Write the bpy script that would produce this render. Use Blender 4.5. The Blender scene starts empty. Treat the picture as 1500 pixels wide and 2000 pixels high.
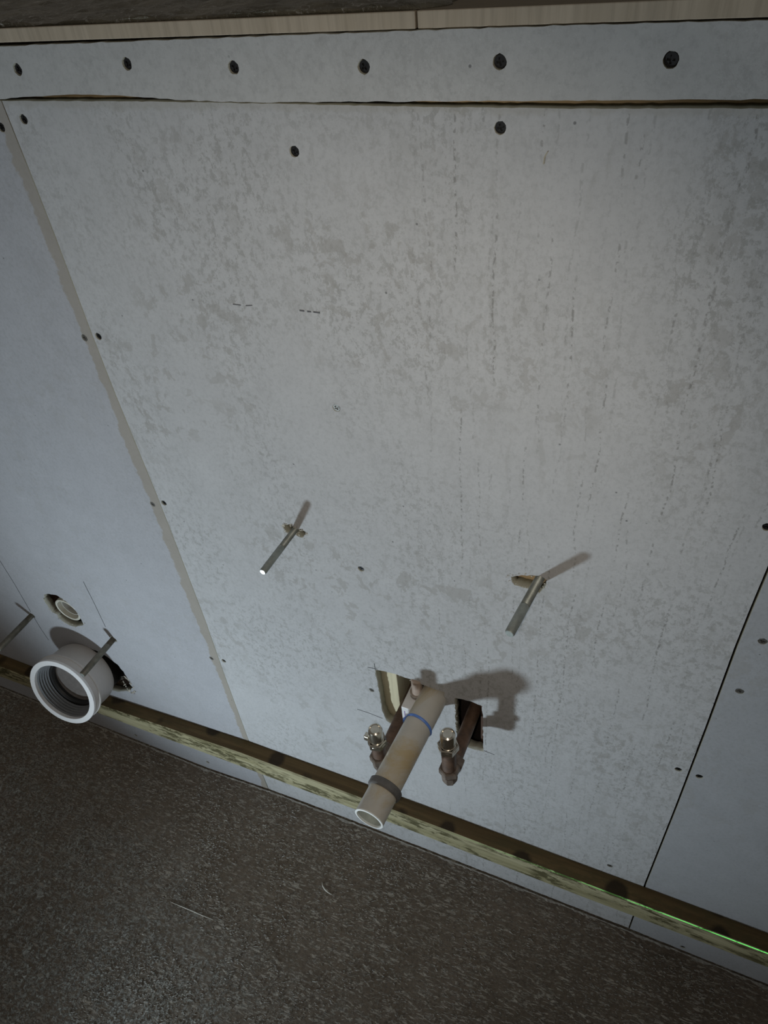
import bpy, bmesh, math, random
from mathutils import Matrix, Vector, noise
S = bpy.context.scene
COL = S.collection
PI = math.pi

# ---------------------------------------------------------------- camera
cd = bpy.data.cameras.new('camera'); cam = bpy.data.objects.new('camera', cd); COL.objects.link(cam)
cd.sensor_fit = 'HORIZONTAL'; cd.sensor_width = 36.0; cd.lens = 36.0 * 1395.08 / 1500.0; cd.clip_start = 0.01
RR = ((0.9127547, 0.3996615, -0.0845551), (0.207357, -0.6316144, -0.7470384), (-0.3519687, 0.6643297, -0.6593816))   # rows: camera right, down, forward in world axes
cam.matrix_world = Matrix((
    (RR[0][0], -RR[1][0], -RR[2][0], 0.51626),
    (RR[0][1], -RR[1][1], -RR[2][1], -0.44276),
    (RR[0][2], -RR[1][2], -RR[2][2], 1.15262),
    (0, 0, 0, 1)))
S.camera = cam

# ---------------------------------------------------------------- light
w = bpy.data.worlds.new('world'); S.world = w; w.use_nodes = True
w.node_tree.nodes['Background'].inputs[0].default_value = (1.0, 0.93, 0.84, 1)
w.node_tree.nodes['Background'].inputs[1].default_value = 0.11

def point_lamp(name, loc, power, col, radius):
    l = bpy.data.lights.new(name, 'POINT'); l.energy = power; l.color = col; l.shadow_soft_size = radius
    o = bpy.data.objects.new(name, l); o.location = loc; COL.objects.link(o); return o
# a work lamp standing on the floor, left of and behind the photographer
def spot(name, loc, to, power, col, radius, size, blend=1.0):
    o = point_lamp(name, loc, power, col, radius); l = bpy.data.lights.new(name, 'SPOT')
    l.energy = power; l.color = col; l.shadow_soft_size = radius; l.spot_size = math.radians(size); l.spot_blend = blend
    o.data = l; o.rotation_euler = (Vector(to)-Vector(loc)).to_track_quat('-Z', 'Y').to_euler(); return o
spot('work_lamp', (-0.145, -0.88, 0.085), (0.14, 0.0, 0.52), 26.0, (0.76, 0.90, 1.0), 0.030, 92)
# the phone's own warm torch beside its lens
spot('phone_torch', (0.503, -0.447, 1.139), (0.22, 0.0, 0.68), 4.3, (1.0, 0.90, 0.775), 0.004, 86)

def laser(src, a, b, half_width, power, xmin):
    """rotary laser level: light leaves it only in the thin fan through a and b, as far left as xmin"""
    n = (Vector(a) - Vector(src)).cross(Vector(b) - Vector(src)).normalized()
    edge = (Vector(xmin) - Vector(src)); edge.normalize()
    side = edge.cross(n).normalized()
    if side.dot((Vector(b) - Vector(src)).normalized()) < 0: side.negate()
    o = point_lamp('laser_level', src, power, (0.12, 1.0, 0.25), 0.0)
    l = o.data; l.use_nodes = True; nt = l.node_tree
    em = nt.nodes['Emission']; g = nt.nodes.new('ShaderNodeNewGeometry')
    def dot(v):
        d = nt.nodes.new('ShaderNodeVectorMath'); d.operation = 'DOT_PRODUCT'
        nt.links.new(g.outputs['Incoming'], d.inputs[0]); d.inputs[1].default_value = v; return d.outputs['Value']
    def m(op, a, b):
        k = nt.nodes.new('ShaderNodeMath'); k.operation = op
        for i, q in enumerate((a, b)):
            if isinstance(q, (int, float)): k.inputs[i].default_value = q
            elif q is not None: nt.links.new(q, k.inputs[i])
        return k.outputs[0]
    ab = m('ABSOLUTE', dot(n), None)
    line = m('LESS_THAN', ab, half_width)
    mask = nt.nodes.new('ShaderNodeMapRange')
    nt.links.new(dot(LSIGN * side), mask.inputs[0]); mask.inputs[1].default_value = 0.0; mask.inputs[2].default_value = 0.22
    nt.links.new(m('MULTIPLY', line, mask.outputs[0]), em.inputs['Strength'])
LSIGN = 1.0
laser((1.45, -0.42, 0.30), (0.254, -0.0243, 0.1461), (0.745, -0.0243, 0.1519), 0.00055, 190.0, (0.30, -0.0243, 0.1467))

S.view_settings.view_transform = 'Standard'; S.view_settings.look = 'None'
S.view_settings.exposure = 0.0; S.view_settings.gamma = 1.0
S.view_settings.use_curve_mapping = False

# ---------------------------------------------------------------- materials
class NT:
    def __init__(s, name):
        s.m = bpy.data.materials.new(name); s.m.use_nodes = True
        s.t = s.m.node_tree; s.b = s.t.nodes['Principled BSDF']
        s.co = s.t.nodes.new('ShaderNodeNewGeometry').outputs['Position']
    def n(s, typ, ins=None, **kw):
        q = s.t.nodes.new(typ)
        for k, v in kw.items(): setattr(q, k, v)
        for k, v in (ins or {}).items():
            if hasattr(v, 'is_linked'): s.t.links.new(v, q.inputs[k])
            else: q.inputs[k].default_value = v
        return q
    def map(s, scale=(1,1,1), rot=(0,0,0), loc=(0,0,0), src=None):
        return s.n('ShaderNodeMapping', {'Vector': src or s.co, 'Scale': scale, 'Rotation': rot, 'Location': loc}).outputs[0]
    def noise(s, sc, detail=4, rough=.55, dist=0, vec=None):
        return s.n('ShaderNodeTexNoise', {'Vector': vec or s.co, 'Scale': sc, 'Detail': detail, 'Roughness': rough, 'Distortion': dist}).outputs[0]
    def ramp(s, v, a, b, lo=0., hi=1.):
        return s.n('ShaderNodeMapRange', {0: v, 1: a, 2: b, 3: lo, 4: hi}).outputs[0]
    def math(s, op, a, b=0., c=0.):
        return s.n('ShaderNodeMath', {0: a, 1: b, 2: c}, operation=op).outputs[0]
    def mix(s, f, a, b, mode='MIX'):
        def c(x): return x if hasattr(x, 'is_linked') else (*x, 1)
        return s.n('ShaderNodeMix', {0: f, 6: c(a), 7: c(b)}, data_type='RGBA', blend_type=mode).outputs[2]
    def sep(s): return s.n('ShaderNodeSeparateXYZ', {0: s.co}).outputs
    def out(s, col, rough=.7, metal=0., bump=None, strength=.3, dist=.001, spec=.5):
        for k, v in (('Base Color', col), ('Roughness', rough), ('Metallic', metal), ('Specular IOR Level', spec)):
            if hasattr(v, 'is_linked'): s.t.links.new(v, s.b.inputs[k])
            else: s.b.inputs[k].default_value = (*v, 1) if k == 'Base Color' else v
        if bump is not None:
            bp = s.n('ShaderNodeBump', {'Strength': strength, 'Distance': dist, 'Height': bump})
            s.t.links.new(bp.outputs[0], s.b.inputs['Normal'])
        return s.m

def board_mat(name, blotch, streak=0., taper=False, base=(.50,.505,.52)):
    n = NT(name); x, y, z = n.sep()
    grain = n.noise(700, 3, .7); fine = n.noise(260, 5, .72); mid = n.noise(30, 6, .62)
    c = n.mix(n.ramp(mid, .3, .75), tuple(v*.94 for v in base), tuple(v*1.05 for v in base))
    c = n.mix(n.ramp(fine, .48, .72, 0, .38), c, tuple(v*.58 for v in base))
    c = n.mix(n.ramp(grain, .60, .75, 0, .45), c, tuple(min(1, v*1.35) for v in base))
    # dry mottling of the cement skin: clusters of small darker flecks
    v = n.map((1, 1, .72))
    mask = n.ramp(n.noise(8, 3, .5, 0, v), .36, .60)
    fl = n.math('MULTIPLY', n.ramp(n.noise(150, 6, .82, .15, v), .515, .57), mask)
    c = n.mix(n.math('MULTIPLY', fl, blotch), c, (.335,.335,.325))
    # larger damp-dried blotches with crisp edges
    big = n.math('MULTIPLY', n.ramp(n.noise(52, 7, .68, .35, n.map((1, 1, .85), (0,0,0), (3,1,7))), .545, .575), n.ramp(n.noise(6, 2, .5, 0, n.map((1,1,1),(0,0,0),(9,4,2))), .44, .60))
    c = n.mix(n.math('MULTIPLY', big, blotch*.75), c, (.34,.332,.315))
    h = n.math('ADD', n.math('MULTIPLY', fine, .5), n.math('MULTIPLY', fl, -.3))
    if streak:
        # lines of pin holes left by the rollers, a few centimetres apart, right half of the board
        right = n.ramp(x, .27, .36)
        for pitch, off, amt in ((.0265, 0., .85), (.041, .013, .7), (.0173, .006, .4)):
            wob = n.math('MULTIPLY', n.math('SUBTRACT', n.noise(9, 2, .5, 0, n.map((.3, 1, 1), (0,0,0), (off*90, 0, 0))), .5), .020)
            u = n.math('ADD', n.math('ADD', x, wob), off)
            fr_ = n.math('ABSOLUTE', n.math('SUBTRACT', n.math('FRACT', n.math('DIVIDE', u, pitch)), .5))
            ln = n.ramp(fr_, .00115/pitch, .0004/pitch)
            dots = n.ramp(n.noise(330, 2, .6, 0, n.map((1, 1, .7), (0,0,0), (off*50, 0, 0))), .50, .57)
            runs = n.ramp(n.noise(16, 2, .5, 0, n.map((2.2, 1, .55), (0,0,0), (off*33, 2, 1))), .46, .54)
            q = n.math('MULTIPLY', n.math('MULTIPLY', ln, dots), n.math('MULTIPLY', runs, right))
            c = n.mix(n.math('MULTIPLY', q, streak*amt), c, (.15,.145,.13))
        st = n.math('MULTIPLY', n.ramp(n.noise(95, 4, .65, .2, n.map((1, 1, .33))), .54, .64), n.math('MULTIPLY', right, n.ramp(n.noise(9, 2), .4, .6)))
        c = n.mix(n.math('MULTIPLY', st, streak*.45), c, (.32,.315,.295))
        te = n.math('MULTIPLY', n.ramp(n.math('ADD', z, n.math('MULTIPLY', n.noise(70, 4, .6), .012)), 1.0525, 1.0555), .5)
        c = n.mix(te, c, (.40,.39,.36))
    if taper:
        # beige bare edge of the board with a torn outline
        e = n.math('ADD', x, n.math('MULTIPLY', n.math('SUBTRACT', n.noise(26, 7, .7, 0, n.map((1,1,1.2))), .5), .026))
        t = n.math('MULTIPLY', n.ramp(e, -.0195, -.0175), n.ramp(z, .0, 1.02, .95, .75))
        c = n.mix(t, c, n.mix(mid, (.30,.27,.225), (.37,.335,.285)))
    # pin pricks
    vo = n.n('ShaderNodeTexVoronoi', {'Vector': n.co, 'Scale': 46.}).outputs[0]
    sp = n.math('MULTIPLY', n.ramp(vo, .050, .03), n.ramp(n.noise(14, 1), .45, .55))
    c = n.mix(n.math('MULTIPLY', sp, .7), c, (.10,.10,.10))
    # raw core on the cut edges (faces that do not look into the room)
    nr = n.n('ShaderNodeSeparateXYZ', {0: n.t.nodes['Geometry'].outputs['True Normal']}).outputs[1]
    side = n.ramp(n.math('ABSOLUTE', nr), .6, .8, 1., 0.)
    c = n.mix(side, c, n.mix(mid, (.31,.30,.24), (.44,.43,.36)))
    return n.out(c, .78, bump=h, strength=.35, dist=.0006, spec=.25)

def wood(name, a, b, knots=None, scale=1., axis='x', mold=0., rough=.75, spec=.3, top=None):
    n = NT(name)
    sc = {'x': (.05, 1, 1), 'z': (1, 1, .05), 'y': (1, .05, 1)}[axis]
    v = n.map(sc); g = n.noise(170*scale, 5, .6, .4, v); g2 = n.noise(38*scale, 4, .55, 1., v)
    c = n.mix(n.ramp(g2, .3, .72), a, b)
    c = n.mix(n.ramp(g, .45, .75, 0, .45), c, tuple(q*.5 for q in a))
    if mold:
        mm = n.math('MULTIPLY', n.ramp(n.noise(110, 6, .75, .3, n.map((.32,1,1))), .475, .54), n.ramp(n.noise(24, 3, .5, 0, n.map((.5,1,2.2))), .40, .52))
        c = n.mix(n.math('MULTIPLY', mm, mold), c, (.085,.075,.032))
    if knots:
        vo = n.n('ShaderNodeTexVoronoi', {'Vector': n.map((1, .9, .1)), 'Scale': 21.}).outputs[0]
        c = n.mix(n.math('MULTIPLY', n.ramp(n.math('ADD', vo, n.math('MULTIPLY', n.noise(90, 3), .12)), .42, .32), .8), c, knots)
    if top:
        up = n.ramp(n.n('ShaderNodeSeparateXYZ', {0: n.t.nodes['Geometry'].outputs['True Normal']}).outputs[2], .6, .8)
        c = n.mix(up, c, n.mix(g2, tuple(v*.75 for v in top), top))
    return n.out(c, rough, bump=g, strength=.4, dist=.0008, spec=spec)

def plain(name, col, rough=.5, metal=0., var=.15, sc=120, bump=.15, spec=.5, dirt=None, damt=.5):
    n = NT(name); q = n.noise(sc, 5, .6)
    c = n.mix(n.ramp(q, .3, .7), tuple(v*(1-var) for v in col), tuple(min(1, v*(1+var)) for v in col))
    if dirt: c = n.mix(n.ramp(n.noise(sc*.35, 6, .7, .6), .48, .66, 0, damt), c, dirt)
    return n.out(c, rough, metal, bump=q, strength=bump, dist=.0004, spec=spec)

M = {}
M['left_board'] = board_mat('smooth_cement_board', .26, taper=True, base=(.425,.432,.455))
M['centre_board'] = board_mat('mottled_cement_board', .74, .62, base=(.50,.505,.51))
M['right_board'] = board_mat('plain_cement_board', .35, base=(.40,.412,.43))
M['strip_board'] = board_mat('strip_cement_board', .25, base=(.50,.505,.50))
M['core'] = plain('raw_board_core', (.40,.37,.29), .9)
M['crumb'] = plain('torn_board_fibres', (.50,.47,.40), .9)
M['framing'] = wood('pale_pine', (.62,.46,.26), (.78,.62,.38), (.12,.05,.02))
M['cream'] = wood('cream_pine', (.62,.56,.38), (.74,.68,.50), axis='z', scale=.6)
M['brown_timber'] = wood('brown_timber', (.085,.05,.035), (.14,.085,.06), axis='z')
M['cavity'] = plain('cavity_dark', (.06,.045,.04), .9)
M['batten_top'] = wood('batten_top_shaded', (.075,.049,.020), (.170,.115,.050), (.018,.012,.007), mold=.45)  # stained treated timber, with the dimness of the top put into the brown
M['batten_front'] = wood('batten_front_treated', (.26,.235,.12), (.50,.46,.30), mold=.97)
M['tan_board'] = wood('tan_board', (.43,.36,.27), (.54,.46,.355), axis='z', scale=1.3, top=(.24,.20,.14))
M['white_pvc'] = plain('white_plastic', (.82,.82,.82), .32, var=.02, bump=.02)
M['grey_pvc'] = plain('grey_fins', (.17,.18,.19), .35, var=.1, bump=.03)
M['old_pvc'] = plain('aged_grey_pvc', (.54,.515,.46), .42, var=.06, sc=45, bump=.04, dirt=(.47,.35,.16), damt=.75)
M['pvc_cut'] = plain('white_pvc_cut', (.80,.81,.78), .5, var=.03)
M['rubber'] = plain('grey_rubber', (.12,.115,.11), .55, var=.2)
M['black'] = plain('black_rubber_and_shade', (.012,.011,.010), .5)  # rubber on the seal, painted shade on the connector sleeve
M['blue'] = plain('blue_plastic', (.13,.27,.72), .4, var=.1)
M['copper'] = plain('dull_copper', (.135,.083,.056), .55, .2, .3, dirt=(.065,.048,.04), damt=.85)
M['brass'] = plain('dull_brown_brass', (.20,.16,.13), .55, .3, .35, dirt=(.10,.07,.055), damt=.8)
M['chrome'] = plain('worn_nickel', (.62,.57,.48), .20, .95, .12, bump=.05)
M['zinc'] = plain('zinc_rod', (.33,.35,.325), .52, .8, .2, dirt=(.22,.23,.20), damt=.5)
M['zinc_dark'] = plain('weathered_zinc_rod', (.20,.19,.155), .5, .6, .3, dirt=(.10,.09,.06), damt=.5)
M['zinc_end'] = plain('cut_zinc_end', (.85,.86,.86), .40, .9, .05)
M['screw'] = plain('black_screw', (.018,.018,.019), .42, .3, .3)
M['screw_grey'] = plain('dusty_screw', (.19,.185,.17), .4, .6, .5, sc=700)
M['pencil'] = plain('graphite', (.10,.10,.105), .7)
M['purple'] = plain('purple_ink', (.22,.14,.42), .7)
M['dust'] = plain('pale_dust', (.50,.50,.47), .9, var=.3, sc=300)
M['ridge'] = plain('mortar_ridge', (.30,.285,.255), .9, var=.35, sc=300)
M['straw'] = plain('pale_shaving', (.60,.58,.52), .8)

def floor_mat():
    n = NT('scuffed_brown_floor'); x, y, z = n.sep()
    base = n.mix(n.ramp(n.noise(7, 5, .6), .3, .7), (.160,.128,.095), (.235,.192,.148))
    base = n.mix(n.ramp(n.noise(190, 6, .75), .45, .68, 0, .75), base, (.080,.068,.056))
    c = base; h = n.math('MULTIPLY', n.noise(260, 6, .75), .7)
    patch = n.ramp(n.noise(10, 4, .6), .35, .60)
    for k, (rz, off, lo) in enumerate(((.42, 0, .555), (-1.05, 3.1, .560), (.0, 7.7, .585), (1.3, 5.2, .585))):
        v = n.map((.26, 1, 1), (0, 0, rz), (off, off, 0))
        s = n.ramp(n.noise(300, 4, .65, .8, v), lo, lo+.035)
        m2 = n.ramp(n.noise(55, 4, .65, 0, n.map((1,1,1),(0,0,0),(off,off,off))), .40, .50)
        s = n.math('MULTIPLY', n.math('MULTIPLY', s, m2), n.ramp(patch, 0, 1, .45, 1.))
        c = n.mix(n.math('MULTIPLY', s, (.85,.8,.7,.65)[k]), c, (.56,.52,.45))
        h = n.math('ADD', h, n.math('MULTIPLY', s, .8))
    # chalky dust film in torn patches, more of it away from the wall on the left
    d = n.math('ADD', n.math('MULTIPLY', y, -1.3), n.math('MULTIPLY', x, -.55))
    film = n.math('MULTIPLY', n.ramp(n.noise(210, 6, .8, .5), .485, .56), n.ramp(n.math('ADD', d, n.math('MULTIPLY', n.noise(15, 5, .6), .42)), .40, .78))
    film = n.math('MULTIPLY', film, n.ramp(n.noise(38, 5, .7, .6), .40, .56, .12, 1.))
    c = n.mix(n.math('MULTIPLY', film, .95), c, (.68,.72,.69))
    return n.out(c, .8, bump=n.math('ADD', h, film), strength=.9, dist=.0011, spec=.25)
M['floor'] = floor_mat()

def slab_mat():
    n = NT('rough_old_render')
    q = n.noise(45, 6, .7, 1.5); x, y, z = n.sep()
    c = n.mix(n.ramp(n.noise(20, 4), .35, .65), (.10,.09,.06), (.21,.19,.14))
    sc = n.math('MULTIPLY', n.ramp(n.noise(130, 5, .7, 2.5), .56, .62), n.ramp(n.noise(9, 3), .35, .6))
    c = n.mix(n.math('MULTIPLY', sc, .85), c, (.55,.55,.52))
    return n.out(c, .38, bump=q, strength=.8, dist=.006)
M['slab'] = slab_mat()

# ---------------------------------------------------------------- helpers
rnd = random.Random(7)
def link(name, me, mat=None, parent=None, loc=None, rot=None):
    o = bpy.data.objects.new(name, me); COL.objects.link(o)
    if mat is not None and me is not None and not me.materials: me.materials.append(mat)
    if parent is not None: o.parent = parent
    if loc is not None: o.location = loc
    if rot is not None: o.rotation_euler = rot
    return o
def mesh(name, verts, faces, smooth=False):
    me = bpy.data.meshes.new(name); me.from_pydata([tuple(v) for v in verts], [], faces); me.update()
    if smooth: me.polygons.foreach_set('use_smooth', [True]*len(me.polygons))
    return me
def thing(name, label, cat, loc=(0,0,0), rot=None, group=None):
    o = link(name, None, loc=loc, rot=rot); return tag(o, label, cat, group)
def tag(o, label, cat, group=None):
    o['label'] = label; o['category'] = cat
    if group: o['group'] = group
    return o

def jag(pts, step, amp, closed=True):
    out = []; n = len(pts)
    for i in range(n if closed else n-1):
        a = Vector(pts[i]); b = Vector(pts[(i+1) % n]); L = (b-a).length; k = max(1, int(L/step)); d = (b-a).normalized() if L else Vector((0,0))
        nn = Vector((-d.y, d.x))
        for j in range(k):
            p = a.lerp(b, j/k)
            if j or amp < 0: p = p + nn*rnd.uniform(-abs(amp), abs(amp))
            out.append((p.x, p.y))
    if not closed: out.append(tuple(pts[-1]))
    return out
def circle(cx, cz, r, n=14, irr=0.):
    return [(cx + r*(1+rnd.uniform(-irr, irr))*math.cos(2*PI*i/n), cz + r*(1+rnd.uniform(-irr, irr))*math.sin(2*PI*i/n)) for i in range(n)]
def sheet(name, outline, holes, y0, thick):
    """plate in the wall plane: outline and holes in (x, z), front at y0, back at y0 + thick"""
    cu = bpy.data.curves.new('tmp', 'CURVE'); cu.dimensions = '2D'; cu.fill_mode = 'BOTH'; cu.extrude = thick/2
    for pl in [outline] + list(holes):
        s = cu.splines.new('POLY'); s.points.add(len(pl)-1)
        for i, p in enumerate(pl): s.points[i].co = (p[0], p[1], 0, 1)
        s.use_cyclic_u = True
    ob = bpy.data.objects.new('tmp', cu); COL.objects.link(ob)
    dg = bpy.context.evaluated_depsgraph_get(); dg.update()
    me = bpy.data.meshes.new_from_object(ob.evaluated_get(dg)); bpy.data.objects.remove(ob)
    me.name = name; me.materials.clear()
    for v in me.vertices:
        x, z, h = v.co; v.co = (x, y0 + thick/2 - h, z)
    bm = bmesh.new(); bm.from_mesh(me); bmesh.ops.remove_doubles(bm, verts=bm.verts, dist=1e-6)
    bmesh.ops.recalc_face_normals(bm, faces=bm.faces); bm.to_mesh(me); bm.free()
    return me
def lathe(name, prof, n=48, smooth=True, hexa=False, angle=30):
    """revolve (radius, height) about +Z; flat shaded edges kept by angle"""
    v = []; f = []
    for (r, h) in prof:
        for i in range(n):
            a = 2*PI*i/n; v.append((r*math.cos(a), r*math.sin(a), h))
    m = len(prof)
    for j in range(m-1):
        for i in range(n):
            k = (i+1) % n; f.append((j*n+i, j*n+k, (j+1)*n+k, (j+1)*n+i))
    me = mesh(name, v, f)
    bm = bmesh.new(); bm.from_mesh(me); bmesh.ops.remove_doubles(bm, verts=bm.verts, dist=1e-7)
    bmesh.ops.recalc_face_normals(bm, faces=bm.faces)
    for fc in bm.faces: fc.smooth = smooth
    for e in bm.edges:
        if len(e.link_faces) == 2 and e.calc_face_angle(0) > math.radians(angle): e.smooth = False
    bm.to_mesh(me); bm.free(); return me
def box(name, lo, hi, bev=0.):
    bm = bmesh.new(); bmesh.ops.create_cube(bm, size=1)
    for v in bm.verts: v.co = Vector([lo[i] + (v.co[i]+.5)*(hi[i]-lo[i]) for i in range(3)])
    if bev: bmesh.ops.bevel(bm, geom=list(bm.edges), offset=bev, segments=2, affect='EDGES', profile=.5)
    me = bpy.data.meshes.new(name); bm.to_mesh(me); bm.free(); return me
def aim(d):  # rotation taking +Z to d
    return Vector(d).to_track_quat('Z', 'Y').to_euler()
def ribbon(name, pts, width, y, thick=.00025):
    """thin line of graphite etc lying on the wall: polyline in (x, z)"""
    v = []; f = []
    for i, p in enumerate(pts):
        a = Vector(pts[max(0, i-1)]); b = Vector(pts[min(len(pts)-1, i+1)]); d = (b-a).normalized(); n = Vector((-d.y, d.x))*width/2
        for s in (-1, 1): q = Vector(p)+n*s; v += [(q.x, y-thick, q.y), (q.x, y+.0005, q.y)]
    for i in range(len(pts)-1):
        a = i*4; b = a+4
        f += [(a, a+2, b+2, b), (a+1, b+1, b+3, a+3), (a, b, b+1, a+1), (a+2, a+3, b+3, b+2)]
    f += [(0, 1, 3, 2), (len(v)-4, len(v)-2, len(v)-1, len(v)-3)]
    return mesh(name, v, f)
def lerp_tab(tab, x):
    if x <= tab[0][0]: return tab[0][1]
    for (a, u), (b, v) in zip(tab, tab[1:]):
        if x <= b: return u + (v-u)*(x-a)/(b-a)
    return tab[-1][1]

# ---------------------------------------------------------------- measured outlines on the wall plane, metres (x, z)
SCREW_DARK = [(0.0239, 1.0731), (0.1258, 1.0754), (0.2107, 1.0725), (0.3023, 1.0718), (0.385, 1.0733), (0.4742, 1.0731), (0.0097, 1.04), (-0.0176, 1.0342), (0.2452, 1.0236), (0.3858, 1.0402), (0.0008, 0.8561), (0.0034, 0.6495), (0.2475, 0.6252), (0.0029, 0.3567), (0.5892, 0.7838), (0.5892, 0.4431), (0.6096, 0.4422), (-0.1322, -0.0049), (-0.2997, -0.013), (0.6713, 0.0131)]
SCREW_GREY = [(-0.0181, 0.852), (-0.015, 0.6426), (-0.0191, 0.3525), (0.2474, 0.8219), (0.2364, 0.4049), (0.6149, 0.6646), (0.6135, 0.5943), (0.5526, 0.174)]
SEAM_L = [(-0.006, 1.0525), (-0.0052, 0.9998), (-0.0049, 0.9524), (-0.0066, 0.8561), (-0.0064, 0.7913), (-0.0030, 0.6656), (-0.0024, 0.586), (-0.0027, 0.444), (-0.0063, 0.3235), (-0.0092, 0.1438), (-0.0069, -0.004)]
SEAM_R = [(0.5993, 0.7439), (0.5984, 0.695), (0.598, 0.6491), (0.5992, 0.5287), (0.5997, 0.3686), (0.5988, 0.1595), (0.6002, 0.0006)]
STRIP_BOT = [(-0.0068, 1.0538), (0.0258, 1.0556), (0.0567, 1.0567), (0.0859, 1.0571), (0.1135, 1.0565), (0.1399, 1.0553), (0.1654, 1.0538), (0.2222, 1.0528), (0.296, 1.0535), (0.3462, 1.054), (0.3923, 1.0544), (0.4485, 1.0549), (0.5229, 1.0556)]
STRIP_TOP = [(0.0136, 1.0875), (0.1848, 1.0884), (0.3133, 1.0888), (0.4236, 1.0892), (0.5149, 1.0885)]
PAN_TOP = [(-0.006, 1.0525), (0.1165, 1.0527), (0.1817, 1.0523), (0.2599, 1.0516), (0.3096, 1.051), (0.4215, 1.0505), (0.524, 1.0513)]
HOLE_FLUSH = [(-0.3252, 0.3741), (-0.3139, 0.3798), (-0.2941, 0.3837), (-0.2804, 0.3758), (-0.2695, 0.3624), (-0.2673, 0.344), (-0.2685, 0.3251), (-0.2789, 0.3174), (-0.2928, 0.3098), (-0.3055, 0.3073), (-0.3169, 0.3122), (-0.3246, 0.3198), (-0.3223, 0.3287), (-0.3313, 0.3292), (-0.3334, 0.3429), (-0.3349, 0.3553)]
HOLE_WC = [(-0.3443, 0.2386), (-0.326, 0.261), (-0.2946, 0.2774), (-0.2614, 0.2749), (-0.2456, 0.2592), (-0.2326, 0.2421), (-0.2328, 0.2199), (-0.2327, 0.2033), (-0.2311, 0.1903), (-0.2475, 0.1585), (-0.2772, 0.1418), (-0.3101, 0.1167)]
HOLE_S1 = [(0.1616, 0.6641), (0.1648, 0.663), (0.1698, 0.6651), (0.1741, 0.6637), (0.1781, 0.6608), (0.1841, 0.6626), (0.1886, 0.6599), (0.1879, 0.6556), (0.1829, 0.65), (0.1783, 0.65), (0.1747, 0.6523), (0.1691, 0.65), (0.1651, 0.6501), (0.1626, 0.6549)]
HOLE_S2 = [(0.4047, 0.6679), (0.4087, 0.6705), (0.4168, 0.6741), (0.424, 0.6761), (0.4319, 0.6782), (0.4369, 0.6751), (0.4373, 0.6683), (0.4338, 0.6599), (0.4316, 0.6555), (0.4295, 0.6571), (0.4273, 0.6599), (0.4217, 0.6579), (0.4159, 0.6576), (0.4084, 0.6579), (0.4053, 0.6628)]
HOLE_A = [(0.2454, 0.4513), (0.2543, 0.4535), (0.271, 0.4555), (0.2788, 0.4552), (0.2905, 0.4548), (0.307, 0.4508), (0.3335, 0.45), (0.3315, 0.4262), (0.3075, 0.385), (0.2836, 0.3509), (0.2711, 0.3341), (0.2614, 0.3382), (0.2511, 0.3444), (0.2471, 0.3633), (0.2468, 0.397)]
HOLE_B = [(0.3458, 0.4451), (0.3563, 0.4475), (0.3685, 0.4478), (0.3788, 0.4462), (0.3797, 0.4034), (0.3814, 0.3497), (0.3651, 0.3468), (0.3485, 0.3486), (0.3458, 0.384)]
PENCIL = [[(-0.3863, 0.4285), (-0.3863, 0.3733), (-0.3899, 0.3078)], [(-0.3903, 0.2947), (-0.391, 0.2641), (-0.3892, 0.2348)], [(-0.213, 0.4429), (-0.2146, 0.3938), (-0.2175, 0.3408)], [(0.236, 0.452), (0.249, 0.4541)], [(0.246, 0.4637), (0.2461, 0.4517)], [(0.2099, 0.349), (0.2276, 0.3491), (0.2456, 0.3472)], [(0.3814, 0.3521), (0.3949, 0.351)]]
MARKS = [[(0.2277, 0.9086), (0.2345, 0.9085), (0.24, 0.9087), (0.2493, 0.9086)], [(0.4144, 1.0283), (0.4128, 1.0255), (0.4124, 1.0216)], [(0.1653, 0.9067), (0.1776, 0.9068), (0.1877, 0.9084)]]

FLOOR_TAB = [(-1.4, -.045), (-.60, -.039), (-.42, -.035), (-.30, -.036), (-.14, -.033), (.0, -.017), (.09, -.012), (.19, -.008), (.45, -.002), (.60, .0), (1.4, .0)]
def floor_z(x): return lerp_tab(FLOOR_TAB, x)

# ---------------------------------------------------------------- the wall
wall = link('wall_back', mesh('wall_back', [(-1.2,.115,-.08),(1.2,.115,-.08),(1.2,.115,1.068),(-1.2,.115,1.068),(-1.2,.16,-.08),(1.2,.16,-.08),(1.2,.16,1.068),(-1.2,.16,1.068)],
    [(0,1,2,3),(5,4,7,6),(4,0,3,7),(1,5,6,2),(3,2,6,7),(4,5,1,0)]), M['cavity']); wall['kind'] = 'structure'

def screw_mesh():
    c = circle(0, 0, .0034, 20); s = .0006; l = .0021
    cross = [(s,s),(l,s),(l,-s),(s,-s),(s,-l),(-s,-l),(-s,-s),(-l,-s),(-l,s),(-s,s),(-s,l),(s,l)]
    me = sheet('screw', c, [cross], -.0004, .0008)
    bm = bmesh.new(); bm.from_mesh(me)
    d = lathe('d', [(.0, 0), (.0034, 0), (.0022, .003), (.0018, .009), (0, .0095)], 20)
    d.transform(Matrix.Translation((0, .0004, 0)) @ Matrix.Rotation(-PI/2, 4, 'X')); bm.from_mesh(d)
    bm.to_mesh(me); bm.free(); return me
SCREW = screw_mesh(); SCREW.materials.append(M['screw']); SCREW2 = SCREW.copy(); SCREW2.materials.clear(); SCREW2.materials.append(M['screw_grey'])
all_screws = [(x, z, 0) for x, z in SCREW_DARK] + [(x, z, 1) for x, z in SCREW_GREY]
def add_screws(panel, test, depth=.0016, R=.0036):
    for x, z, k in all_screws:
        if test(x, z):
            s = link('screw', SCREW2 if k else SCREW, parent=panel, loc=(x, (.0007 if k else depth), z), rot=(rnd.uniform(-.05,.05), rnd.uniform(0, 1.5), rnd.uniform(-.05,.05)))
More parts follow.
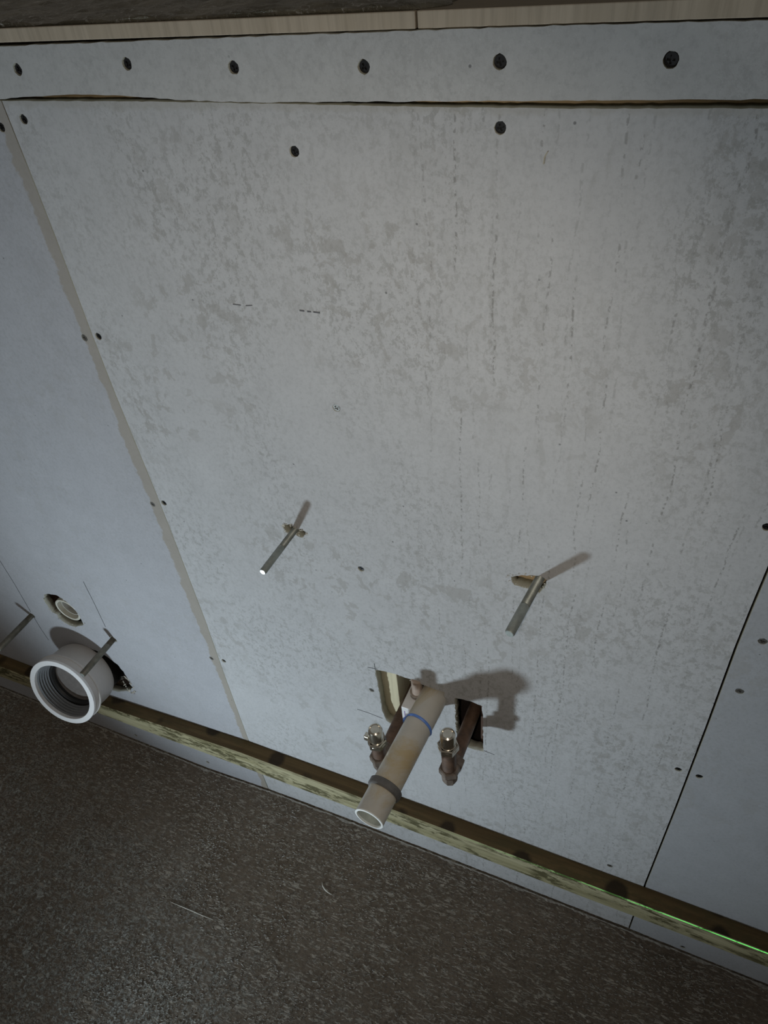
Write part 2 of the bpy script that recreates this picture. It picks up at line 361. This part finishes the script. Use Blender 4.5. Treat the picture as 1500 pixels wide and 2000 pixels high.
def screw_holes(test, R=.0037): return [circle(x, z, R, 16, .07) for x, z, k in all_screws if test(x, z)]
T = .012
is_strip = lambda x, z: z > 1.056
is_left = lambda x, z: z < 1.056 and x < -.004 and not (z < .5 and x > -.004)
is_left = lambda x, z: z < 1.056 and ((x < -.01))
is_right = lambda x, z: z < 1.056 and x > .6005
is_centre = lambda x, z: z < 1.056 and -.01 <= x <= .6005

seamL = list(reversed(SEAM_L))       # bottom to top
seamR = [(.6, 1.0511), (.5995, .9)] + SEAM_R   # top to bottom
# left board: right edge follows the seam
flo = [(-1.2, -.07), (-.60, -.055), (-.45, -.045), (-.006-.0008, -.03)]
outl = jag([(-1.2,-.041), (-.6,-.036), (-.007-.0008,-.016)], .5, 0, False)[:-1] + [(-.30,-.032), (-.14,-.029), (-.0078, -.0145)] + [(x-.0006, z) for x, z in seamL if z > 0] + [(-.0068, 1.0525), (-.3, 1.0525), (-1.2, 1.0525)]
holes = [jag(HOLE_FLUSH, .003, .0008)]
wc_hole = [(-.360,.215),(-.350,.2310),(-.332,.2480),(-.306,.2570),(-.276,.2570),(-.2535,.249),(-.2385,.2365),(-.2325,.2190),(-.2318,.2030),(-.2290,.1920),(-.2345,.1865),(-.2305,.1760),(-.2425,.1600),(-.272,.1430),(-.300,.1330),(-.330,.1400),(-.352,.160),(-.365,.19)]
holes.append(jag(wc_hole, .004, .0011))
rodhole = lambda x, z, r: circle(x, z, r, 12, .15)
holes += [rodhole(-.3934,.2974,.0065), rodhole(-.2150,.3115,.0065)] + screw_holes(is_left)
pl = link('panel', sheet('left_panel', outl, holes, 0, T), M['left_board'], wall); pl['label'] = 'smooth pale grey cement board left of the beige-edged seam'
add_screws(pl, is_left)
# centre board
bot = [(x, floor_z(x)+.0042) for x in (-.0060, .03, .06, .09, .14, .2, .27, .35, .45, .5, .5980)]
top = [(.5990, 1.0511)] + list(reversed(PAN_TOP[1:])) + [(-.0056, 1.0525)]
outc = jag(bot, .006, .0007, False)[:-1] + [(.5990, .005)] + [(x-.0010, z) for x, z in reversed(seamR[1:-1])] + jag(top, .004, .00022, False)[:-1] + [(-.0056, 1.0525)] + [(x+.0006, z) for x, z in SEAM_L[1:-1]]
holesA = jag([(p[0], p[1]) for p in HOLE_A], .004, .0007); holesB = jag(HOLE_B, .004, .0007)
holes = [holesA, holesB, jag(HOLE_S1, .002, .0006), jag(HOLE_S2, .002, .0006)] + screw_holes(is_centre)
pc = link('panel', sheet('centre_panel', outc, holes, 0, T), M['centre_board'], wall); pc['label'] = 'large mottled grey cement board with two threaded rods and cut-outs'
add_screws(pc, is_centre)
# right board
br = [(.6012,.004), (.7,.002), (.9,.003), (1.2,.003)]
outr = jag(br, .006, .0006, False) + [(1.2,1.051), (.6015,1.051)] + [(x+.0012+.0012*max(0,.45-z), z) for x, z in seamR[1:-1]]
pr = link('panel', sheet('right_panel', outr, screw_holes(is_right), 0, T), M['right_board'], wall); pr['label'] = 'plain grey cement board right of the open dark seam'
add_screws(pr, is_right)
# strip
sb = [(-.7,1.0540)] + STRIP_BOT + [(.8,1.0560), (1.2,1.0560)]
st = [(1.2,1.0885)] + list(reversed(STRIP_TOP)) + [(-.7,1.0875)]
outs = jag(sb, .006, .0003, False) + jag(st, .005, .0003, False)
ps = link('panel', sheet('strip_panel', outs, screw_holes(is_strip, .0040), -.0012, T), M['strip_board'], wall); ps['label'] = 'narrow grey cement board strip along the top with six dark screws'
add_screws(ps, is_strip, .0005)
# marks on the boards
for k, p in enumerate(PENCIL):
    o = link('pencil_line', ribbon('pencil_line', p, (.0010 if k < 3 else .0009), 0), M['pencil'], pl if k < 3 else pc)
for k, p in enumerate(MARKS):
    for a, b in zip(p, p[1:]):
        if k == 1: continue
        q = Vector(a).lerp(Vector(b), .62)
        o = link('scuff_mark', ribbon('scuff_mark', [a, tuple(q)], .0012 if k == 0 else .0007, 0), M['pencil'], pc)
link('shaving', ribbon('shaving', MARKS[1], .0007, -.0003), M['core'], pc)
# torn fibres and crumbs round the cut holes, one mesh per board
def crumbs(name, parent, spots):
    v = []; f = []
    for (x, z, rx, rz, n, s0, s1) in spots:
        for _ in range(n):
            a = rnd.uniform(0, 2*PI); r = rnd.uniform(.85, 1.15)
            c = Vector((x+rx*r*math.cos(a), rnd.uniform(-.0010, .0004), z+rz*r*math.sin(a)))
            s = rnd.uniform(s0, s1); d = Vector((rnd.uniform(-1,1), rnd.uniform(-.5,.1), rnd.uniform(-1,1))).normalized()*s; e = d.cross(Vector((0,1,0))).normalized()*s*.3
            b = len(v); v += [c-d, c+e, c+d, c-e+Vector((0,-s*.3,0))]; f += [(b,b+1,b+2), (b,b+2,b+3), (b,b+3,b+1), (b+1,b+3,b+2)]
    o = link(name, mesh(name, v, f), M['crumb'], parent); o['kind'] = 'stuff'; return o
crumbs('torn_fibres', pc, [(.1695,.6585,.008,.007,44,.0007,.0028), (.185,.656,.005,.006,24,.0005,.0018), (.420,.667,.017,.009,70,.0005,.0016), (.3467,.41,.001,.03,22,.0005,.0017), (.36,.3480,.02,.0008,14,.0005,.0014), (.29,.453,.035,.001,18,.0004,.0014)])
crumbs('torn_fibres', pl, [(-.2985,.345,.033,.036,50,.0006,.0022), (-.238,.180,.010,.022,60,.0010,.0040)])

# framing behind the boards: parts of the wall
def fr(name, lo, hi, mat, label=None):
    o = link(name, box(name, lo, hi, .0008), M[mat], wall)
    if label: o['label'] = label
    return o
fr('rail', (-1.2, T+.001, 1.036), (1.2, .058, 1.0680), 'framing', 'pale pine rail seen through the gap under the top strip')
fr('stud', (-.02, T+.001, .05), (.025, .058, 1.034), 'brown_timber')
fr('stud', (.578, T+.002, .05), (.622, .058, 1.034), 'brown_timber')
fr('nogging', (.03, T+.001, .632), (.573, .050, .700), 'framing')
fr('nogging', (-.56, T+.020, .27), (-.37, .05, .31), 'brown_timber')
fr('nogging', (-.235, T+.012, .28), (-.12, .05, .33), 'brown_timber')
fr('sole_plate', (-1.2, T+.003, -.06), (1.2, .058, -.02), 'brown_timber')
fr('stud', (.2425, T+.003, .05), (.2655, .060, .630), 'cream', 'cream stud edge inside the left cut-out')
fr('stud', (.3725, T+.003, .05), (.400, .060, .630), 'brown_timber', 'dark brown stud inside the right cut-out')

# ---------------------------------------------------------------- floor
def build_floor():
    xs = [-1.3+.02*i for i in range(131)]; ys = [.10-.02*j for j in range(132)]
    v = [(x, y, floor_z(x) + .0009*noise.noise(Vector((x*30, y*30, 0)))) for y in ys for x in xs]; n = len(xs)
    f = [(j*n+i, (j+1)*n+i, (j+1)*n+i+1, j*n+i+1) for j in range(len(ys)-1) for i in range(n-1)]
    return mesh('floor', v, f, True)
fl = link('floor', build_floor(), M['floor']); fl['kind'] = 'structure'
# ragged dust and mortar ridge where the floor meets the boards
def ridge():
    v = []; f = []; N = 520; x0, x1 = -.75, .95
    for i in range(N+1):
        x = x0 + (x1-x0)*i/N; z = floor_z(x)
        wd = .0022 + .006*noise.noise(Vector((x*38, 0, 3))) + .0035*noise.noise(Vector((x*210, 5, 0)))
        hh = .0006 + .0016*noise.noise(Vector((x*90, 9, 1))) + .0008*rnd.random()
        v += [(x, -.0009-.0008*rnd.random(), z-.0005), (x, -.0018-.0006*rnd.random(), z+max(.0004, hh)), (x, -.0022-min(.009, max(.0012, wd)), z-.0002)]
    for i in range(N):
        a = i*3; b = a+3; f += [(a, b, b+1, a+1), (a+1, b+1, b+2, a+2)]
    return mesh('dust_ridge', v, f)
o = link('dust_ridge', ridge(), M['ridge']); o['kind'] = 'stuff'; tag(o, 'ragged pale grey dust and mortar ridge along the foot of the boards', 'dust')
# loose fibres and specks standing on the floor
def specks(N=30000):
    v = []; f = []
    while N > 0:
        x = rnd.uniform(-.72, .95); y = rnd.uniform(-.50, -.0125)
        den = .30 + .9*noise.noise(Vector((x*14, y*14, 0))) + max(0, (-y*1.3 - x*.55 - .25))*1.3
        if rnd.random() > den: continue
        N -= 1
        a = rnd.choice((.42, .42, 1.95, -.3)) + rnd.gauss(0, .35); L = rnd.uniform(.0005, .0022)*(2.4 if rnd.random() < .08 else 1.1); wd = rnd.uniform(.00018, .00060)
        d = Vector((math.cos(a), math.sin(a), 0)); n = Vector((-d.y, d.x, 0)); z = floor_z(x)+.0003; h = rnd.uniform(.0002, .0008)
        c = Vector((x, y, z)); b = len(v)
        v += [c-d*L-Vector((0,0,.0012)), c+d*L-Vector((0,0,.0012)), c-d*L*.7+n*wd+Vector((0,0,h)), c+d*L*.7+n*wd*.5+Vector((0,0,h*rnd.uniform(.4,1)))]
        f += [(b, b+1, b+3, b+2)]
    return mesh('floor_fibres', v, f)
o = link('floor_fibres', specks(), M['dust']); o['kind'] = 'stuff'; tag(o, 'pale torn fibres and dust specks scattered over the brown floor', 'debris')
def curl(name, pts, w, label, cat, z0=0.0006):
    v = []; f = []
    for i, (x, y) in enumerate(pts):
        t = i/(len(pts)-1); a = Vector(pts[max(0,i-1)]); b = Vector(pts[min(len(pts)-1,i+1)]); d = (b-a).normalized(); n = Vector((-d.y, d.x))*w/2*max(.15, math.sin(PI*t))
        z = floor_z(x)+z0
        v += [(x+n.x, y+n.y, z), (x, y, z+w*.5), (x-n.x, y-n.y, z), (x, y, z-.0004)]
    for i in range(len(pts)-1):
        a = i*4; b = a+4
        for k in range(4): f.append((a+k, b+k, b+(k+1)%4, a+(k+1)%4))
    return tag(link(name, mesh(name, v, f), M['straw']), label, cat)
def arc(c, r, a0, a1, n=9): return [(c[0]+r*math.cos(a0+(a1-a0)*i/(n-1)), c[1]+r*math.sin(a0+(a1-a0)*i/(n-1))) for i in range(n)]
curl('plaster_shaving', [(0.1545, -0.1048), (0.1577, -0.1093), (0.1631, -0.1128), (0.1696, -0.115), (0.1773, -0.1159)], .0022, 'small white curved shaving on the floor below the open waste pipe', 'shaving')
curl('wood_splinter', [(-0.0625, -0.217), (-0.0411, -0.2165), (-0.0199, -0.2159), (0.0021, -0.2157), (0.0204, -0.2146)], .0014, 'thin straight pale splinter lying in the middle of the brown floor', 'splinter', .0004)

# ---------------------------------------------------------------- ledge behind the top of the strip
def plank(x0, x1, label):
    o = link('top_board', box('top_board', (x0, -.0006, 1.0896), (x1, .36, 1.0982), .0006), M['tan_board']); return tag(o, label, 'board')
plank(-.75, .3362, 'pinkish tan board lying on top of the wall, left of the dark joint')
plank(.3374, 1.2, 'pinkish tan board lying on top of the wall, right of the dark joint')
def slab():
    v = []; nx, ny = 190, 60; x0, x1, y0, y1 = -.75, .352, .0008, .34
    for j in range(ny+1):
        for i in range(nx+1):
            u = i/nx; t = (j/ny)**1.5; x = x0+(x1-x0)*u; y = y0+(y1-y0)*t
            x -= (u**8)*(.004*abs(noise.noise(Vector((0, y*60, 0)))) + max(0, .012-y)*1.6 + max(0, y-.02)*.15)
            if j == 0: y += .0012*abs(noise.noise(Vector((x*55, 0, 0)))) + (.004*max(0, noise.noise(Vector((x*9, 4, 0)))))
            p = Vector((x*24, y*34, 0)); q = Vector((x*85, y*105, 3))
            z = 1.1003 + .0022*noise.noise(p) + .0018*noise.noise(q) + .0010*noise.noise(Vector((x*260, y*260, 5))) + .006*t
            if j == 0 or i == nx: z = 1.0989
            v.append((x, y, max(1.0988, z)))
    n = nx+1; f = [(j*n+i, j*n+i+1, (j+1)*n+i+1, (j+1)*n+i) for j in range(ny) for i in range(nx)]
    b = len(v)
    for i in range(nx+1): v.append((v[i][0], v[i][1]+.0004, 1.0983))
    f += [(b+i, b+i+1, i+1, i) for i in range(nx)]
    b2 = len(v)
    for j in range(ny+1): v.append((v[j*n+nx][0], v[j*n+nx][1], 1.0983))
    f += [(j*n+nx, b2+j, b2+j+1, (j+1)*n+nx) for j in range(ny)]
    return mesh('mortar_crust', v, f, True)
o = link('mortar_crust', slab(), M['slab']); tag(o, 'rough dark grey-brown glossy crust spread over the tan boards, upper left', 'crust')

# ---------------------------------------------------------------- batten
def batten():
    xs = [-1.2, -.80] + [b[0] for b in BATT] + [1.2]; sec = [BATT[0]]*2 + BATT + [BATT[-1]]
    st = []
    N = 60
    for i in range(len(xs)-1):
        for k in range(8 if 0 < i < len(xs)-1 else 1):
            t = k/(8 if 0 < i < len(xs)-1 else 1); a = sec[i]; b = sec[i+1]
            st.append((xs[i]+(xs[i+1]-xs[i])*t, a[1]+(b[1]-a[1])*t, a[2]+(b[2]-a[2])*t, a[3]+(b[3]-a[3])*t))
    st.append((xs[-1],)+tuple(sec[-1][1:]))
    v = []; r = .0016
    for (x, zb, zf, zl) in st:
        j = rnd.uniform(-.00025, .00025)
        v += [(x, -.0004, zb), (x, -.0238+r, zf+j), (x, -.0243, zf-r+j), (x, -.0240, zl+r), (x, -.0225, zl+j), (x, -.0004, zl)]
    f = []; n = len(st)
    for i in range(n-1):
        for k in range(6): f.append((i*6+k, (i+1)*6+k, (i+1)*6+(k+1)%6, i*6+(k+1)%6))
    f += [tuple(range(5, -1, -1)), tuple((n-1)*6+k for k in range(6))]
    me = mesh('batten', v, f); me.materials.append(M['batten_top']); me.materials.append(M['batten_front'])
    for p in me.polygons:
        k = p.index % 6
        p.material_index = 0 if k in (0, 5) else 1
    bm = bmesh.new(); bm.from_mesh(me); bmesh.ops.recalc_face_normals(bm, faces=bm.faces); bm.to_mesh(me); bm.free()
    return me
BATT = [(-.5788,.1110,.1113,.0690), (-.3200,.1105,.1140,.0795), (-.0101,.1400,.1400,.0932), (.2539,.1468,.1468,.1026), (.5284,.1495,.1495,.1067), (.5977,.1515,.1507,.1095), (.7448,.1520,.1525,.1133)]
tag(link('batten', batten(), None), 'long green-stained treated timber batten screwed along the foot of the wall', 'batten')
# ---------------------------------------------------------------- toilet waste connector
ax = Vector((math.sin(.096), -math.cos(.096)*math.cos(.2867), math.cos(.096)*math.sin(.2867))).normalized()
rim_c = Vector((-.2985, -.0716, .2245))
t = thing('toilet_waste_connector', 'wide white plastic toilet waste connector with ribbed mouth poking out of the wall', 'pipe', tuple(rim_c), aim(ax))
R1 = .0612
link('body', lathe('body', [(.0540,-.0035),(.0602,-.0040),(.0606,-.0060),(.0606,-.0140),(.0616,-.0150),(.0616,-.0172),(.0600,-.0182),(.0590,-.0190),(.0590,-.0205),(.0578,-.0215),(.0570,-.0240),(.0564,-.052),(.0545,-.058),(.0500,-.061),(.0480,-.062),(.0480,-.045),(.0540,-.0035)], 96), plain('warm_white_plastic', (.60,.575,.55), .38, var=.03, bump=.03), t)
link('dark_sleeve', lathe('dark_sleeve', [(.0480,-.0600),(.0500,-.062),(.0490,-.130),(.0465,-.130),(.0465,-.054)], 80), M['black'], t)  # black colour stands in for the shade inside the wall hole
link('rim', lathe('rim', [(.0522,-.0060),(.0522,-.0004),(.0526,0),(.0608,0),(.0612,-.0004),(.0612,-.0040),(.0606,-.0046),(.0522,-.0060)], 96), M['white_pvc'], t)
for k in range(5):
    r = .0522-.0013*k; h = -.0055-.0040*k
    link('sealing_fin', lathe('sealing_fin', [(r, h),(r-.0022, h-.0022),(r-.0018, h-.0032),(r-.0003, h-.0040),(r+.0008,h-.004),(r+.0008,h),(r,h)], 80), M['grey_pvc'], t)
link('black_seal', lathe('black_seal', [(.0465,-.0255),(.0415,-.0260),(.0395,-.0290),(.0400,-.0335),(.0465,-.0335),(.0465,-.0255)], 80), M['black'], t)
link('inner_plug', lathe('inner_plug', [(0,-.0390),(.030,-.0386),(.0395,-.0370),(.0405,-.0345),(.0440,-.0340),(.0440,-.050),(0,-.050)], 80), plain('grey_brown_plug', (.18,.162,.15), .42), t)
# ---------------------------------------------------------------- flush pipe
t = thing('flush_pipe', 'small ribbed white flush pipe end recessed in a ragged round hole', 'pipe', (-.2945, .0035, .3450), aim((0.02,-1,0.0)))
link('collar', lathe('collar', [(.0190,-.004),(.0192,0),(.0212,.0008),(.0228,0),(.0230,-.003),(.0230,-.030),(.0190,-.030),(.0190,-.004)], 64), plain('cream_plastic', (.62,.60,.52), .4, var=.04), t)
link('pipe', lathe('pipe', [(.0150,-.040),(.0150,-.008),(.0156,-.0062),(.0172,-.0062),(.0180,-.008),(.0188,-.0085),(.0188,-.040)], 64), plain('grey_white_plastic', (.42,.41,.37), .4), t)
link('bore', lathe('bore', [(0,-.032),(.0149,-.032),(.0149,-.036),(0,-.036)], 40), M['black'], t)

# ---------------------------------------------------------------- threaded fixing rods
def rod(base, d, L, r, smooth_from, label, mat, endmat, group, taper=.0):
    t = thing('threaded_rod', label, 'rod', base, aim(d), group)
    prof = [(0, -.03)]; h = -.03
    while h < smooth_from:
        prof += [(r*.88, h), (r*.98, h+.0006)]; h += .0012
    prof += [(r*.93, smooth_from)]
    link('thread', lathe('thread', prof, 24, angle=60), mat, t)
    link('shank', lathe('shank', [(r*.90, smooth_from), (r, smooth_from+.001), (r, L-.0016), (r*.86, L-.0002), (r*.80, L-.0002)], 32), mat, t)
    link('rod_end', lathe('rod_end', [(r*.82, L-.001), (r*.82, L-.0002), (r*.78, L), (0, L)], 32), endmat, t)
    return t
rod((.1748, 0, .6578), (-.012,-1,.0), .0633, .0036, .026, 'zinc threaded rod with bright cut end, left of the two above the waste pipe', M['zinc'], M['zinc_end'], 'basin fixing rods')
rod((.4300, 0, .6720), (-.125,-1,-.045), .0655, .0044, .032, 'zinc threaded rod with rounded dull end in a long torn slot, right of the pair', M['zinc'], M['zinc'], 'basin fixing rods')
rod((-.2150, 0, .3115), (.0,-1,-.0), .0710, .0048, .012, 'dull threaded rod reaching over the mouth of the wide white connector', M['zinc_dark'], M['zinc'], 'toilet fixing rods')
rod((-.3934, 0, .2974), (.02,-1,.0), .0740, .0048, .012, 'dull threaded rod at the far left edge beside a pencil line', M['zinc_dark'], M['zinc'], 'toilet fixing rods')
# dark plastic sleeves round the toilet rods
# ---------------------------------------------------------------- waste pipe
A0 = Vector((.319, 0, .432)); dv = (Vector((.3085, -.16, .432))-A0).normalized(); LW = .1602; rp = .0162
t = thing('waste_pipe', 'yellowed grey plastic waste pipe with open white end and two rings', 'pipe', tuple(A0), aim(dv))
pm = lathe('pipe', [(rp, -.09), (rp, LW-.0006), (rp-.0001, LW)] , 64)
link('pipe', pm, M['old_pvc'], t)
link('bore', lathe('bore', [(rp-.0018, LW), (rp-.0020, .02), (rp-.002, -.09)], 64), plain('pale_pipe_bore', (.50,.52,.47), .5), t)
link('cut_end', lathe('cut_end', [(rp+.0001, LW-.0012), (rp+.0001, LW), (rp-.0020, LW+.0003), (rp-.0022, LW-.002)], 64), M['pvc_cut'], t)
# grey sealing ring, slightly cocked
q = link('rubber_ring', lathe('rubber_ring', [(rp-.0002,-.0045),(rp+.0018,-.0045),(rp+.0028,-.0034),(rp+.0026,.0030),(rp+.0016,.0045),(rp-.0002,.0045),(rp-.0002,-.0045)], 64), M['rubber'], t, loc=(0,0,.1245), rot=(.06,-.05,0))
q = link('blue_ring', lathe('blue_ring', [(rp-.0004,-.0015),(rp+.0008,-.0016),(rp+.0015,0),(rp+.0008,.0016),(rp-.0004,.0015),(rp-.0004,-.0015)], 64), M['blue'], t, loc=(0,0,.0405), rot=(-.04,-.12,0))
lv = aim(dv).to_matrix().inverted() @ Vector((-1, 0, -.25)).normalized()
link('ring_tab', box('ring_tab', (-.0034,-.0034,-.0026), (.0034,.0034,.0026), .0012), M['blue'], q, loc=(lv.x*(rp+.0016), lv.y*(rp+.0016), 0))
# white clip beside the pipe, its boss in the cut-out
t = thing('pipe_clip', 'white plastic pipe clip against the left side of the waste pipe at the cut-out', 'clip', (.2945, .004, .409))
kb = link('clip_body', box('clip_body', (-.0090,-.024,-.021), (.0115,.012,.0150), .0012), M['white_pvc'], t)
link('clip_boss', lathe('clip_boss', [(0,.032),(.0058,.032),(.0066,.031),(.0066,.0),(.0,.0)], 32), plain('shaded_boss_plastic', (.40,.31,.25), .45), t, loc=(.0035,-.0015,.0145))  # boss is white plastic too; the brown colour stands for its shade
link('clip_collar', lathe('clip_collar', [(.0060,.0),(.0086,.0),(.0086,.0070),(.0060,.0072)], 32), plain('shaded_collar_plastic', (.34,.29,.25), .45), t, loc=(.0030,-.0015,.0135))  # grey brown paints the shade on this white collar
link('ink_line', box('ink_line', (-.0052,-.02435,-.016), (-.0045,-.0238,.008)), M['purple'], kb)

# ---------------------------------------------------------------- copper tails with valves
def tail(wx, wz, L, dz, label, ears):
    t = thing('water_pipe', label, 'pipe', (wx, 0, wz), None, 'capped copper water pipes')
    r = .0078; out = aim((0,-1,0))
    link('pipe', lathe('pipe', [(r,-.080),(r,L-.006)], 32), M['copper'], t, rot=out)
    # hex nut towards the wall, elbow body, hex plug below, hex nut up
    def hx(name, rr, h, loc, rot, mat, spin=0.):
        me = lathe(name, [(r*.95,0),(rr*.88,0),(rr,.0012),(rr,h-.0012),(rr*.88,h),(r*.95,h)], 6, False); me.transform(Matrix.Rotation(spin, 4, 'Z'))
        return link(name, me, mat, t, loc=loc, rot=rot)
    hx('hex_nut', .0118, .0115, (0,-(L-.021),0), out, M['brass'], .3)
    link('elbow', elbow_mesh(.0094, L), M['brass'], t)
    hx('hex_nut', .0118, .010, (0,-L,.0050), (0,0,0), M['brass'], .5)
    link('hex_foot', lathe('hex_foot', [(0,-.0145),(.0062,-.0145),(.0075,-.0130),(.0090,-.008),(.0096,-.001),(.0094,.002)], 8, False), M['brass'], t, loc=(0,-L,0))
    link('copper_stub', lathe('copper_stub', [(r,.0),(r,dz-.030)], 32), M['copper'], t, loc=(0,-L,0.008))
    z0 = dz-.030
    v = link('end_cap', lathe('end_cap', [(.0078,0),(.0100,.0008),(.0107,.003),(.0100,.0050),(.0092,.0058),(.0088,.0075),(.0088,.0080),(.0082,.0084),(.0082,.0245),(.0076,.0268),(.0058,.0278),(.0052,.0270),(0,.0265)], 48), M['chrome'], t, loc=(0,-L,z0+.004))
    root = t; t = v
    nut = lathe('cap_nut', [(.0102,0),(.0103,0),(.0117,.0012),(.0117,.0093),(.0103,.0105),(.0102,.0105)], 6, False); nut.transform(Matrix.Rotation(.2, 4, 'Z')); link('cap_nut', nut, M['chrome'], v, loc=(0,0,-.0030))
    if ears:
        link('cap_ear', box('cap_ear', (-.0150,-.0035,.0035), (-.0085,.0035,.0120), .0012), M['chrome'], v, loc=(0,0,-.003))
    return root
def elbow_mesh(r, L):
    v = []; f = []; n = 24; secs = []
    for k in range(9):
        a = k/8*PI/2; c = Vector((0, -L+.010-.010*math.sin(a), .010-.010*math.cos(a))); d = Vector((0, -math.cos(a), math.sin(a)))
        secs.append((c, d))
    secs.insert(0, (Vector((0, -L+.016, 0)), Vector((0,-1,0))))
    for c, d in secs:
        u = Vector((1,0,0)); w2 = d.cross(u)
        for i in range(n): v.append(c + u*r*math.cos(2*PI*i/n) + w2*r*math.sin(2*PI*i/n))
    for j in range(len(secs)-1):
        for i in range(n): f.append((j*n+i, j*n+(i+1)%n, (j+1)*n+(i+1)%n, (j+1)*n+i))
    f += [tuple(range(n)), tuple((len(secs)-1)*n+i for i in reversed(range(n)))]
    me = mesh('elbow', v, f, True); bm = bmesh.new(); bm.from_mesh(me); bmesh.ops.recalc_face_normals(bm, faces=bm.faces); bm.to_mesh(me); bm.free(); return me
tail(.3632, .4030, .0690, .082, 'copper water pipe with capped upright end, right of the waste pipe', False)
tail(.2775, .3800, .0715, .068, 'copper water pipe with eared nickel cap, left of the waste pipe', True)
